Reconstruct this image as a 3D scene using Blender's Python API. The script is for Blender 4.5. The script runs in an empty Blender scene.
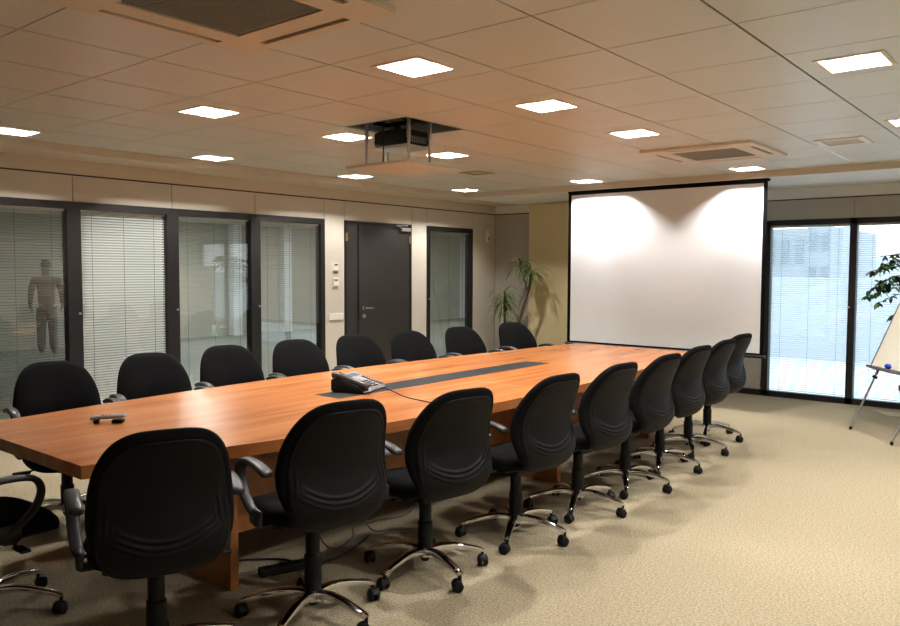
import bpy, bmesh, math, random
from mathutils import Vector, Matrix
random.seed(7)
C = bpy.context.scene.collection
PI = math.pi
V = Vector

# ------------------------------------------------------------------ materials
def mat(name, col, rough=.6, metal=0., spec=.5, noise=None, bump=0., bscale=200., coat=0., sheen=0.):
    m = bpy.data.materials.new(name); m.use_nodes = True
    nt = m.node_tree; b = nt.nodes['Principled BSDF']
    b.inputs['Base Color'].default_value = (*col, 1); b.inputs['Roughness'].default_value = rough
    b.inputs['Metallic'].default_value = metal; b.inputs['Specular IOR Level'].default_value = spec
    b.inputs['Coat Weight'].default_value = coat; b.inputs['Sheen Weight'].default_value = sheen
    tc = nt.nodes.new('ShaderNodeTexCoord')
    if noise:
        col2, scale = noise
        n = nt.nodes.new('ShaderNodeTexNoise'); n.inputs['Scale'].default_value = scale; n.inputs['Detail'].default_value = 6
        nt.links.new(tc.outputs['Object'], n.inputs['Vector'])
        r = nt.nodes.new('ShaderNodeValToRGB'); r.color_ramp.elements[0].position = .3; r.color_ramp.elements[1].position = .7
        r.color_ramp.elements[0].color = (*col, 1); r.color_ramp.elements[1].color = (*col2, 1)
        nt.links.new(n.outputs['Fac'], r.inputs['Fac']); nt.links.new(r.outputs['Color'], b.inputs['Base Color'])
    if bump:
        n = nt.nodes.new('ShaderNodeTexNoise'); n.inputs['Scale'].default_value = bscale; n.inputs['Detail'].default_value = 3
        nt.links.new(tc.outputs['Object'], n.inputs['Vector'])
        bp = nt.nodes.new('ShaderNodeBump'); bp.inputs['Strength'].default_value = bump; bp.inputs['Distance'].default_value = .01
        nt.links.new(n.outputs['Fac'], bp.inputs['Height']); nt.links.new(bp.outputs['Normal'], b.inputs['Normal'])
    return m

def emit(name, col, s):
    m = bpy.data.materials.new(name); m.use_nodes = True; nt = m.node_tree
    b = nt.nodes['Principled BSDF']; b.inputs['Base Color'].default_value = (*col, 1)
    b.inputs['Emission Color'].default_value = (*col, 1); b.inputs['Emission Strength'].default_value = s
    return m

def glass_mat(name, tint=(.93, .955, .94), r0=.12):
    m = bpy.data.materials.new(name); m.use_nodes = True; nt = m.node_tree; nt.nodes.clear()
    o = nt.nodes.new('ShaderNodeOutputMaterial'); mx = nt.nodes.new('ShaderNodeMixShader')
    t = nt.nodes.new('ShaderNodeBsdfTransparent'); t.inputs[0].default_value = (*tint, 1)
    g = nt.nodes.new('ShaderNodeBsdfGlossy'); g.inputs['Roughness'].default_value = .01
    lw = nt.nodes.new('ShaderNodeLayerWeight'); lw.inputs[0].default_value = .5
    pw = nt.nodes.new('ShaderNodeMath'); pw.operation = 'POWER'; pw.inputs[1].default_value = 4.5
    ma = nt.nodes.new('ShaderNodeMath'); ma.operation = 'MULTIPLY_ADD'; ma.inputs[1].default_value = .9; ma.inputs[2].default_value = r0
    nt.links.new(lw.outputs['Facing'], pw.inputs[0]); nt.links.new(pw.outputs[0], ma.inputs[0]); nt.links.new(ma.outputs[0], mx.inputs[0]); nt.links.new(t.outputs[0], mx.inputs[1]); nt.links.new(g.outputs[0], mx.inputs[2])
    nt.links.new(mx.outputs[0], o.inputs[0]); return m

def wood_mat(name, c1, c2, c3, rough, axis='Y'):
    m = bpy.data.materials.new(name); m.use_nodes = True; nt = m.node_tree; b = nt.nodes['Principled BSDF']
    tc = nt.nodes.new('ShaderNodeTexCoord'); mp = nt.nodes.new('ShaderNodeMapping')
    mp.inputs['Scale'].default_value = {'Y': (5, .55, 5), 'Z': (9, 9, .9), 'X': (.9, 9, 9)}[axis]
    n = nt.nodes.new('ShaderNodeTexNoise'); n.inputs['Scale'].default_value = 1.6; n.inputs['Detail'].default_value = 3.5; n.inputs['Distortion'].default_value = .5
    n2 = nt.nodes.new('ShaderNodeTexNoise'); n2.inputs['Scale'].default_value = 9; n2.inputs['Detail'].default_value = 2
    r = nt.nodes.new('ShaderNodeValToRGB'); e = r.color_ramp.elements
    e[0].position = .3; e[0].color = (*c1, 1); e[1].position = .72; e[1].color = (*c3, 1)
    k = e.new(.5); k.color = (*c2, 1)
    mx = nt.nodes.new('ShaderNodeMix'); mx.data_type = 'FLOAT'; mx.inputs[0].default_value = .10
    nt.links.new(tc.outputs['Object'], mp.inputs[0]); nt.links.new(mp.outputs[0], n.inputs['Vector']); nt.links.new(mp.outputs[0], n2.inputs['Vector'])
    nt.links.new(n.outputs['Fac'], mx.inputs[2]); nt.links.new(n2.outputs['Fac'], mx.inputs[3]); nt.links.new(mx.outputs[0], r.inputs[0])
    nt.links.new(r.outputs[0], b.inputs['Base Color']); b.inputs['Roughness'].default_value = rough; b.inputs['Specular IOR Level'].default_value = .55
    return m

M = dict(
    fabric=mat('black_fabric', (.0055, .0055, .006), .95, noise=((.010, .010, .0105), 320), bump=.25, bscale=700, spec=.12),
    shell=mat('dark_plastic', (.0075, .0070, .0068), .5, bump=.06, bscale=900, spec=.16),
    arm=mat('arm_plastic', (.030, .030, .032), .40, bump=.05, bscale=900),
    black=mat('black_plastic', (.0055, .0055, .0055), .5, spec=.3),
    chrome=mat('chrome', (.75, .75, .77), .08, 1.),
    steel=mat('brushed_steel', (.62, .62, .62), .35, .85),
    carpet=mat('carpet_beige', (.255, .215, .145), .95, noise=((.52, .45, .32), 95), bump=.7, bscale=260, spec=.1),
    tile=mat('ceiling_tile', (.65, .655, .61), .36, spec=.5, noise=((.67, .675, .63), 3)),
    gap=mat('dark_gap', (.05, .038, .02), .9),
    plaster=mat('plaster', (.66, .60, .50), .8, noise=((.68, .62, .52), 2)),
    soffit=mat('daylit_plaster', (.80, .79, .76), .8, noise=((.82, .81, .78), 2)),  # paler than plaster, standing in for daylight from the back windows
    panel=mat('wall_panel', (.62, .58, .51), .55, noise=((.64, .60, .53), 4)),
    panelg=mat('grey_panel', (.46, .43, .385), .6, noise=((.48, .45, .405), 4)),
    pier=mat('yellow_fabric_panel', (.72, .62, .38), .8, noise=((.75, .65, .41), 6)),
    frame=mat('charcoal_frame', (.017, .0155, .016), .45),
    door=mat('charcoal_door', (.040, .036, .035), .42, noise=((.044, .040, .039), 30)),
    glass=glass_mat('pane_glass'),
    slat=mat('slat_grey', (.42, .42, .385), .45),
    slat_b=mat('slat_lit', (.85, .85, .84), .3),  # whiter than the grey slats, imitating strong light on this blind
    slat_w=mat('slat_white', (.80, .84, .88), .45),
    wood_t=wood_mat('cherry_top', (.35, .122, .036), (.455, .175, .056), (.53, .23, .083), .27, 'Y'),
    wood_x=wood_mat('cherry_end', (.29, .108, .03), (.38, .145, .045), (.44, .19, .065), .35, 'X'),
    inlay=mat('slate_inlay', (.026, .027, .028), .75, noise=((.034, .035, .037), 40), spec=.15),
    white=mat('white_plastic', (.80, .78, .74), .4),
    bezel=mat('light_bezel', (.78, .68, .56), .5),
    diff=emit('lamp_diffuser', (1, .97, .95), 3.),
    refl=mat('lamp_reflector', (.55, .55, .57), .3, .0),
    blade=mat('lamp_blade', (.8, .8, .85), .2, .6),
    sblack=mat('matte_black', (.008, .008, .008), .95, spec=.05),
    screen=mat('screen_white', (.82, .845, .89), .75, noise=((.83, .855, .90), 5)),
    grille=mat('grille_grey', (.32, .32, .28), .6),
    acp=mat('cassette_plastic', (.74, .64, .52), .5),
    acp2=mat('cassette_plastic_white', (.76, .70, .61), .5),
    slot=mat('slot_dark', (.17, .13, .09), .7),
    silver=mat('silver_plastic', (.30, .30, .31), .35, .3),
    hset=mat('handset_plastic', (.07, .07, .075), .25),
    keys=mat('phone_keys', (.05, .05, .055), .4),
    lcd=mat('phone_display', (.12, .16, .24), .2),
    board=mat('whiteboard', (.86, .83, .72), .3),
    alu=mat('aluminium', (.40, .40, .42), .35, .9),
    blue=mat('blue_felt', (.005, .06, .55), .6), red=mat('red_plastic', (.5, .03, .02), .4),
    leaf=mat('ficus_leaf', (.018, .05, .012), .4, noise=((.03, .08, .02), 9)),
    leaf2=mat('dracaena_leaf', (.08, .125, .03), .5, noise=((.18, .21, .075), 6)),
    bark=mat('bark', (.12, .09, .06), .9, bump=.4, bscale=60),
    pot=mat('clay_pot', (.13, .09, .06), .7), soil=mat('soil', (.03, .02, .015), 1.),
    brass=mat('brass', (.55, .45, .25), .4, .9),
    cable=mat('grey_cable', (.16, .15, .14), .6), cableb=mat('black_cable', (.012, .012, .012), .6),
    owall=mat('office_wall', (.56, .55, .49), .8), ofloor=mat('office_floor', (.30, .32, .29), .5), orefl=mat('reflection_white', (.85, .87, .90), .6),
    odesk=mat('office_desk', (.70, .74, .72), .4), oceil=mat('office_ceiling', (.6, .58, .52), .8),
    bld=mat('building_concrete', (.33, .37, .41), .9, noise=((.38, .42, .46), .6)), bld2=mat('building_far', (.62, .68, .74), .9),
    bwin=mat('building_glass', (.22, .27, .32), .3), terrace=mat('terrace_paving', (.72, .76, .78), .8),
    rail=mat('parapet_concrete', (.60, .65, .69), .8),
    skin=mat('skin', (.44, .34, .28), .7), shirt=mat('shirt', (.36, .27, .23), .9), jeans=mat('trousers', (.36, .30, .27), .9), hair=mat('hair', (.25, .20, .17), .8),  # faded tones imitate the low contrast of a reflection
)

# ------------------------------------------------------------------ mesh helpers
def box(bm, x0, x1, y0, y1, z0, z1, mi=0):
    vs = [bm.verts.new(p) for p in [(x0,y0,z0),(x1,y0,z0),(x1,y1,z0),(x0,y1,z0),(x0,y0,z1),(x1,y0,z1),(x1,y1,z1),(x0,y1,z1)]]
    for f in [(0,3,2,1),(4,5,6,7),(0,1,5,4),(1,2,6,5),(2,3,7,6),(3,0,4,7)]:
        bm.faces.new([vs[i] for i in f]).material_index = mi
    return vs
def rbox(bm, x0, x1, y0, y1, z0, z1, r=.01, seg=2):
    t = bmesh.new(); box(t, x0, x1, y0, y1, z0, z1)
    bmesh.ops.bevel(t, geom=list(t.edges), offset=r, segments=seg, affect='EDGES', profile=.5)
    merge(bm, t)
def merge(bm, t, mx=None):
    if mx is not None: bmesh.ops.transform(t, matrix=mx, verts=t.verts)
    me = bpy.data.meshes.new('tmp'); t.to_mesh(me); t.free(); bm.from_mesh(me); bpy.data.meshes.remove(me)
def sweep(bm, pts, radii, n=10, flat=None, up=None, cap=True):
    """tube along pts; radii scalar / list; flat=(a,b) gives an elliptical section (a along side, b along normal)"""
    pts = [V(p) for p in pts]; N = len(pts)
    if not hasattr(radii, '__len__'): radii = [radii]*N
    T = []
    for i in range(N):
        a = pts[max(i-1, 0)]; b = pts[min(i+1, N-1)]; T.append((b-a).normalized())
    nrm = V(up) if up else (V((0,0,1)) if abs(T[0].z) < .9 else V((1,0,0)))
    rings = []
    for i in range(N):
        t = T[i]; nn = nrm - t*nrm.dot(t)
        if nn.length < 1e-5: nn = t.orthogonal()
        nn.normalize(); 
        if not up: nrm = nn
        s = t.cross(nn); ring = []
        for k in range(n):
            a = 2*PI*k/n; ca, sa = math.cos(a), math.sin(a)
            if flat:
                p = .65; ca = math.copysign(abs(ca)**p, ca); sa = math.copysign(abs(sa)**p, sa)
                off = s*ca*flat[0]*radii[i] + nn*sa*flat[1]*radii[i]
            else: off = (s*ca + nn*sa)*radii[i]
            ring.append(bm.verts.new(pts[i]+off))
        rings.append(ring)
    for i in range(N-1):
        for k in range(n):
            bm.faces.new([rings[i][k], rings[i][(k+1)%n], rings[i+1][(k+1)%n], rings[i+1][k]])
    if cap:
        bm.faces.new(rings[0][::-1]); bm.faces.new(rings[-1])
def cyl(bm, a, b, r, r2=None, n=14): sweep(bm, [a, b], [r, r if r2 is None else r2], n)
def lathe(bm, prof, c=(0,0,0), n=20):
    rings = []
    for r, z in prof:
        rings.append([bm.verts.new((c[0]+r*math.cos(2*PI*k/n), c[1]+r*math.sin(2*PI*k/n), c[2]+z)) for k in range(n)])
    for i in range(len(rings)-1):
        for k in range(n): bm.faces.new([rings[i][k], rings[i][(k+1)%n], rings[i+1][(k+1)%n], rings[i+1][k]])
    bm.faces.new(rings[0][::-1]); bm.faces.new(rings[-1])
def prism(bm, poly, z0, z1):
    a = [bm.verts.new((x, y, z0)) for x, y in poly]; b = [bm.verts.new((x, y, z1)) for x, y in poly]; n = len(poly)
    bm.faces.new(a[::-1]); bm.faces.new(b)
    for i in range(n): bm.faces.new([a[i], a[(i+1)%n], b[(i+1)%n], b[i]])
def smooth_pts(pts, sub=5):
    pts = [V(p) for p in pts]; out = []
    for i in range(len(pts)-1):
        p0 = pts[max(i-1,0)]; p1 = pts[i]; p2 = pts[i+1]; p3 = pts[min(i+2,len(pts)-1)]
        for k in range(sub):
            t = k/sub
            out.append(.5*((2*p1)+(p2-p0)*t+(2*p0-5*p1+4*p2-p3)*t*t+(3*p1-p0-3*p2+p3)*t**3))
    out.append(pts[-1]); return out
def obj(name, bm, m, parent=None, smooth=False, label=None, autosmooth=None):
    bmesh.ops.recalc_face_normals(bm, faces=bm.faces)
    me = bpy.data.meshes.new(name); bm.to_mesh(me); bm.free()
    for k in (m if isinstance(m, (list, tuple)) else [m]): me.materials.append(k if not isinstance(k, str) else M[k])
    if smooth:
        for p in me.polygons: p.use_smooth = True
        if autosmooth: me.set_sharp_from_angle(angle=math.radians(autosmooth))
    o = bpy.data.objects.new(name, me); C.objects.link(o)
    if parent: o.parent = parent
    if label: o['label'] = label
    return o
def tag(o, label, cat, group=None, kind=None):
    o['label'] = label; o['category'] = cat
    if group: o['group'] = group
    if kind: o['kind'] = kind
    return o
def thing(name, label, cat, loc=(0,0,0), rz=0, group=None):
    o = bpy.data.objects.new(name, None); o.empty_display_size = .1; C.objects.link(o)
    o.location = loc; o.rotation_euler = (0, 0, rz); return tag(o, label, cat, group)
def struct(name, bm, m, label=None, smooth=False):
    o = obj(name, bm, m, None, smooth); o['kind'] = 'structure'
    if label: o['label'] = label
    return o
def dup(o, parent=None):
    c = o.copy(); C.objects.link(c); c.parent = parent
    for ch in list(o.children): dup(ch, c)
    return c
def B(*boxes):
    bm = bmesh.new()
    for b in boxes: box(bm, *b)
    return bm

def quad(ps):
    bm = bmesh.new(); bm.faces.new([bm.verts.new(p) for p in ps]); return bm

# ------------------------------------------------------------------ dimensions
XR, YF = 8.7, -11.8            # right and front walls
ZC, ZCOV, ZS, ZW, ZF = 2.53, 2.332, 2.465, 2.46, 2.10
GX, GD, GY, GE = 2.259, .6013, -8.206, .612
TX = lambda i: GX + GD*(i+.5)      # tile centre of column i / row j
TY = lambda j: GY + GE*(j+.5)
CAMX, CAMY, CAMH = 7.0498, -9.6625, 1.5117

# ------------------------------------------------------------------ room shell
struct('floor', B((-.12, XR+.1, YF-.1, .12, -.06, 0)), 'carpet', 'beige speckled carpet')

# light / lift positions (column, row)
LIGHTS = [(3,2),(3,4),(3,6),(3,10.2),(0,2),(0,4),(0,6),(0,10.2),(-3,1),(-3,4),(-3,7),(-3,10.2),(6,4),(6,7),(6,10.2),(6,1),(9,4),(9,1),(9,7)]  # entries without their own label are unseen, added to light the room
LIFT = (1, 4)
AC = [(4.44, -7.87), (4.48, -2.94)]
VENTS = [(1.98, -3.05, .27), (5.49, -2.885, .36)]
OFF = {(6,4): (-.055, .05), (3,4): (.02, -.02), (6,7): (-.09, .11), (-3,1): (.0, .12), (-3,7): (-.02, 0), (-3,4): (-.02, .02), (-3,10.2): (-.0, -.03), (0,10.2): (-.06, 0), (3,10.2): (-.03, 0), (0,6): (-.01, 0)}
def ctr(i, j):
    o = OFF.get((i, j), (0, 0)); return (TX(i)+o[0], (TY(j) if j != 10.2 else -1.66)+o[1])
HOLE = .27
# tiles with open joints, real square holes for lights and lift
bm = bmesh.new()
i0, i1 = -3, 10; j0, j1 = -6, 10
ylast = -1.36
holes = {}
for (i, j) in LIGHTS:
    c = ctr(i, j); jj = int(math.floor((c[1]-GY)/GE)); holes[(i, jj)] = (c[0], c[1], HOLE/2)
def tquad(x0, x1, y0, y1):
    box(bm, x0, x1, y0, y1, ZC, ZC+.006)
for i in range(i0, i1+1):
    for j in range(j0, 12):
        x0 = max(GX+GD*i, .47); x1 = min(GX+GD*(i+1), XR); y0 = max(GY+GE*j, YF); y1 = min(GY+GE*(j+1), ylast)
        if x1-x0 < .03 or y1-y0 < .03: continue
        gx, gy = .0055, .0034          # joints across are finer than joints along
        x0 += gx; x1 -= gx; y0 += gy; y1 -= gy
        if (i, j) == LIFT: continue
        h = holes.get((i, j))
        if h:
            hx, hy, r = h
            ya, yb = max(hy-r, y0), min(hy+r, y1)
            tquad(x0, hx-r, y0, y1); tquad(hx+r, x1, y0, y1)
            if hy-r > y0: tquad(hx-r, hx+r, y0, hy-r)
            if hy+r < y1: tquad(hx-r, hx+r, hy+r, y1)
        else: tquad(x0, x1, y0, y1)
struct('ceiling', bm, 'tile', 'suspended ceiling of square tan metal tiles')
# dark void above the tiles, open at the lift
lx, ly = TX(1), TY(4); hx, hy = GD/2, GE/2
struct('ceiling_void', B((-.1, lx-hx, YF, .1, ZC+.42, ZC+.46), (lx+hx, XR, YF, .1, ZC+.42, ZC+.46), (lx-hx, lx+hx, YF, ly-hy, ZC+.42, ZC+.46), (lx-hx, lx+hx, ly+hy, .1, ZC+.42, ZC+.46), (lx-hx, lx+hx, ly-hy, ly+hy, ZC+.5, ZC+.54)), 'gap', 'dark space above the ceiling tiles')
# perimeter bulkhead: soffit + riser + cove
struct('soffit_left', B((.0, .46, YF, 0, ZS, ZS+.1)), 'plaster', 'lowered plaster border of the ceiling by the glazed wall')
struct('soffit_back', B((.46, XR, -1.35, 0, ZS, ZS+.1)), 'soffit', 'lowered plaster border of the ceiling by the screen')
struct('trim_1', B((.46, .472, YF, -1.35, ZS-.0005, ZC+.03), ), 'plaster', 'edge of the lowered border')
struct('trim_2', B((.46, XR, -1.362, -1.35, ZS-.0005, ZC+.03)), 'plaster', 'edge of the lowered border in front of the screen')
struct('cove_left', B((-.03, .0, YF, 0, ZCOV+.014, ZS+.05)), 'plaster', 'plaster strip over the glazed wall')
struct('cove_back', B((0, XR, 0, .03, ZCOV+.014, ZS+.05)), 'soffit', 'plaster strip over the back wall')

# left wall (room face at x = 0)
S1, S2, S3, W4R, DL, DR, W5L, W5R = -6.383, -5.41, -4.42, -3.43, -3.108, -1.895, -1.583, -.567
W1L = -7.355; W0L = -8.33
g = .007
def lp(y0, y1, z0, z1, bm): box(bm, -.10, 0, y0+g/2, y1-g/2, z0, z1)
bm = bmesh.new()
lp(YF, W0L, 0, ZCOV, bm)
for a, b in [(W0L, W1L), (W1L, S1), (S1, S2), (S2, S3), (S3, W4R), (DL, DR), (W5L, W5R)]: lp(a, b, ZF+.002, ZCOV, bm)
for a, b in [(W4R, DL), (DR, W5L), (W5R, 0)]: lp(a, b, 0, ZCOV, bm)
struct('wall_left', bm, 'panel', 'cream panelled partition around the glazing')
struct('wall_left_core', B((-.09, -.012, YF, .1, ZF+.01, ZCOV+.05), (-.09, -.012, W4R, DL, 0, ZCOV), (-.09, -.012, DR, W5L, 0, ZCOV), (-.09, -.012, W5R, .1, 0, ZCOV)), 'gap', 'dark joints between the partition panels')

def blind(bm, w, z0, z1, pitch, depth, tilt, x, mi=0, along='Y', y0=0):
    """slats between y0..y0+w ; centre plane x"""
    z = z0
    while z < z1:
        c, s = math.cos(tilt)*depth/2, math.sin(tilt)*depth/2
        zz = z + random.uniform(-.0006, .0006)
        q = [(x-c, zz-s), (x, zz+.0018), (x+c, zz+s)]
        if along == 'Y':
            r = [[bm.verts.new((a, yy, b)) for a, b in q] for yy in (y0, y0+w)]
        else:
            r = [[bm.verts.new((xx, a, b)) for a, b in q] for xx in (y0, y0+w)]
        for k in range(2): bm.faces.new([r[0][k], r[0][k+1], r[1][k+1], r[1][k]])
        z += pitch
def window_left(n, y0, y1, tilt, slat, label, knob=True):
    f = .062; zb = .07
    bm = B((-.085, .012, y0, y0+f, 0, ZF), (-.085, .012, y1-f, y1, 0, ZF), (-.085, .012, y0+f, y1-f, ZF-.066, ZF), (-.085, .012, y0+f, y1-f, 0, zb))
    w = struct('window_%d' % n, bm, 'frame', label)
    obj('glass', quad([(-.009, y0+f, zb), (-.009, y1-f, zb), (-.009, y1-f, ZF-.066), (-.009, y0+f, ZF-.066)]), 'glass', w)
    bm = bmesh.new(); blind(bm, y1-y0-2*f-.012, zb+.02, ZF-.085, .0245, .022, tilt, -.045, y0=y0+f+.006)
    b = obj('venetian_blind', bm, slat, w)
    obj('head_rail', B((-.06, -.03, y0+f, y1-f, ZF-.082, ZF-.066)), 'white', b)
    bm = bmesh.new()
    for t in (.14, .5, .86):
        yy = y0+f+(y1-y0-2*f)*t; box(bm, -.034, -.032, yy-.0012, yy+.0012, zb, ZF-.08)
    obj('ladder_cord', bm, 'cable', b)
    if knob:
        bm = bmesh.new(); lathe(bm, [(.004, 0), (.004, .012), (.010, .014), (.011, .022), (.006, .027)], n=14)
        bmesh.ops.transform(bm, matrix=Matrix.Translation((.012, y0+.028, 1.10)) @ Matrix.Rotation(PI/2, 4, 'Y'), verts=bm.verts)
        obj('knob', bm, 'steel', w, True)
window_left(1, W1L, S1, .35, 'slat', 'leftmost glazed partition bay with dull olive blind behind the glass')
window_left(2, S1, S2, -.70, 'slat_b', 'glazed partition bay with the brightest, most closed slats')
window_left(3, S2, S3, .20, 'slat', 'third glazed partition bay from the left of the photo')
window_left(4, S3, W4R, .20, 'slat', 'glazed partition bay beside the wall thermostats')
window_left(5, W5L, W5R, .20, 'slat', 'narrow glazed bay between the door and the corner')
window_left(8, W0L, W1L, .35, 'slat', 'glazed partition bay at the near end of the wall', False)

# door
d = struct('door_1', B((-.085, .006, DL, DL+.035, 0, ZF), (-.085, .006, DR-.035, DR, 0, ZF), (-.085, .006, DL, DR, ZF-.035, ZF)), 'frame', 'charcoal double door with a narrow fixed leaf')
obj('fixed_leaf', B((-.05, .0, DL+.037, -2.868, .006, ZF-.038)), 'door', d)
lf = obj('door_leaf', B((-.05, .0, -2.860, DR-.037, .006, ZF-.038)), 'door', d)
obj('meeting_strip', B((0, .012, -2.885, -2.868, .006, ZF-.038)), 'frame', d)
bm = bmesh.new(); cyl(bm, (0, -2.79, 1.02), (.05, -2.79, 1.02), .011); cyl(bm, (0, -2.79, 1.02), (.008, -2.79, 1.02), .026, n=20)
sweep(bm, [(.05, -2.80, 1.02), (.055, -2.76, 1.021), (.055, -2.665, 1.021)], .0105)
obj('door_handle', bm, 'chrome', lf, True, autosmooth=40)
bm = bmesh.new(); cyl(bm, (0, -2.785, .92), (.012, -2.785, .92), .026, n=20); cyl(bm, (0, -2.785, .92), (.02, -2.785, .92), .010)
obj('lock', bm, 'steel', lf, True, autosmooth=40)
obj('hinge', B((0, .014, -3.092, -3.062, 1.85, 1.95)), 'brass', d); obj('hinge', B((0, .014, -1.955, -1.925, 1.85, 1.95)), 'brass', d)
bm = bmesh.new(); rbox(bm, 0.0, .045, -2.13, -1.95, 2.005, 2.05, .006); sweep(bm, [(.03, -2.13, 2.06), (.05, -2.23, 2.075), (.03, -2.0, 2.082)], .008, 6)
obj('door_closer', bm, 'steel', lf)

# back wall (room face at y = 0)
PW = 4.0
bm = bmesh.new()
for a, b in [(0, .655), (.66, 1.6), (1.6, 2.55), (2.55, 3.5), (3.5, PW-.005)]: box(bm, a+.002, b-.002, 0, .1, .07, ZCOV)
WX = [4.0, 4.965, 5.945, 6.925, 7.9]
for a, b in zip(WX[:-1], WX[1:]): box(bm, a+.002, b-.002, 0, .1, ZF+.002, ZCOV)
box(bm, 7.9, XR, 0, .1, 0, ZCOV)
struct('wall_back', bm, 'panelg', 'grey panelled wall behind the projection screen')
struct('wall_back_core', B((-.1, PW, .012, .09, 0, ZCOV+.05), (PW, XR, .012, .09, ZF+.01, ZCOV+.05)), 'gap', 'dark joints between the back wall panels')
struct('baseboard_back', B((.0, PW, -.012, .0, 0, .068)), 'frame', 'dark baseboard under the grey panels')
# yellowish fabric pier
struct('wall_pier', B((.655, 1.95, -.06, -.0005, 0, 2.455)), 'pier', 'pale yellow pier between the corner plant and the screen')
def window_back(n, x0, x1, label):
    f = .07; zb = .065
    bm = B((x0, x0+f*.55 if n > 6 else x0+f, -.012, .085, 0, ZF), (x1-f*.5, x1, -.012, .085, 0, ZF), (x0, x1, -.012, .085, ZF-.06, ZF), (x0, x1, -.012, .085, 0, zb))
    w = struct('window_%d' % n, bm, 'frame', label)
    obj('glass', quad([(x0+f*.5, .012, zb), (x1-f*.5, .012, zb), (x1-f*.5, .012, ZF-.06), (x0+f*.5, .012, ZF-.06)]), 'glass', w)
    bm = bmesh.new(); blind(bm, x1-x0-f*1.05-.01, zb+.02, ZF-.085, .0245, .0235, -.42, .045, along='X', y0=x0+f*.55)
    b = obj('venetian_blind', bm, 'slat_w', w)
    obj('head_rail', B((x0+f*.6, x1-f*.5, .03, .06, ZF-.085, ZF-.06)), 'white', b)
    bm = bmesh.new()
    for t in (.14, .5, .86):
        xx = x0+f+(x1-x0-1.5*f)*t; box(bm, xx-.0012, xx+.0012, .032, .034, zb, ZF-.08)
    obj('ladder_cord', bm, 'cable', b)
    bm = bmesh.new(); lathe(bm, [(.004, 0), (.004, .012), (.010, .014), (.011, .022), (.006, .027)], n=14)
    bmesh.ops.transform(bm, matrix=Matrix.Translation((x1-.018, -.012, 1.10)) @ Matrix.Rotation(PI/2, 4, 'X'), verts=bm.verts)
    obj('knob', bm, 'steel', w, True)
window_back(6, WX[0], WX[1], 'daylit window with blind right beside the screen')
window_back(7, WX[1], WX[2], 'daylit window with blind behind the flipchart')
window_back(9, WX[2], WX[3], 'unseen window added for its daylight further along the back wall')  # out of view, added for the light it lets in
window_back(10, WX[3], WX[4], 'last daylit window of the back wall')
struct('wall_right', B((XR, XR+.1, YF-.1, .1, 0, ZC+.5)), 'panel', 'plain cream wall on the right')
struct('wall_front', B((0, XR, YF-.1, YF, 0, ZC+.5)), 'panel', 'plain cream wall behind the viewer')

# ------------------------------------------------------------------ ceiling lights
def make_light():
    t = thing('ceiling_light', '', 'ceiling light')
    r = HOLE/2; bm = bmesh.new()
    o = r+.022                                    # flat rim below the tile
    for (a, b, c, e) in [(-o, o, -o, -r), (-o, o, r, o), (-o, -r, -r, r), (r, o, -r, r)]: box(bm, a, b, c, e, -.004, -.0005)
    obj('trim_frame', bm, 'bezel', t)
    bm = bmesh.new()
    a = r-.002; k = r-.02
    q0 = [bm.verts.new(p) for p in [(-a,-a,0),(a,-a,0),(a,a,0),(-a,a,0)]]; q1 = [bm.verts.new(p) for p in [(-k,-k,.105),(k,-k,.105),(k,k,.105),(-k,k,.105)]]
    for i in range(4): bm.faces.new([q0[i], q0[(i+1)%4], q1[(i+1)%4], q1[i]])
    obj('reflector', bm, 'refl', t)
    obj('diffuser', B((-k, k, -k, k, .105, .109)), 'diff', t)
    obj('cross_blade', B((-a, a, -.002, .002, .002, .03), (-.002, .002, -a, a, .002, .03)), 'blade', t)
    return t
names = {(3,2): 'square recessed ceiling light nearest the camera, just before the projector hatch', (3,4): 'square recessed ceiling light right of the projector hatch over the table',
 (3,6): 'square recessed ceiling light just before the small air conditioner cassette', (3,10.2): 'square recessed ceiling light at the top right corner of the screen',
 (0,2): 'square recessed ceiling light left of the hatch, nearer the camera and larger of two', (0,4): 'square recessed ceiling light directly left of the projector lift',
 (0,6): 'square recessed ceiling light just beyond the projector lift', (0,10.2): 'square recessed ceiling light at the top left corner of the screen',
 (-3,1): 'square recessed ceiling light cut by the left picture edge', (-3,4): 'square recessed ceiling light by the glazed wall over the bright blind',
 (-3,7): 'square recessed ceiling light by the wall in front of the door', (-3,10.2): 'square recessed ceiling light nearest the far left room corner',
 (6,4): 'large square recessed ceiling light near the top right picture corner', (6,7): 'square recessed ceiling light cut by the right picture edge'}
L0 = make_light()
LPOW = 35
for n, (i, j) in enumerate(LIGHTS):
    x, y = ctr(i, j)
    o = L0 if n == 0 else dup(L0)
    o.location = (x, y, ZC)
    tag(o, names.get((i, j), 'unseen square recessed ceiling light added to light the room'), 'ceiling light', 'recessed square ceiling lights')
    ld = bpy.data.lights.new('lamp', 'AREA'); ld.shape = 'SQUARE'; ld.size = .07; ld.energy = LPOW; ld.color = (1, .97, .93); ld.spread = math.radians(175)
    lo = bpy.data.objects.new('lamp', ld); C.objects.link(lo); lo.location = (x, y, ZC+.096)

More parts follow.
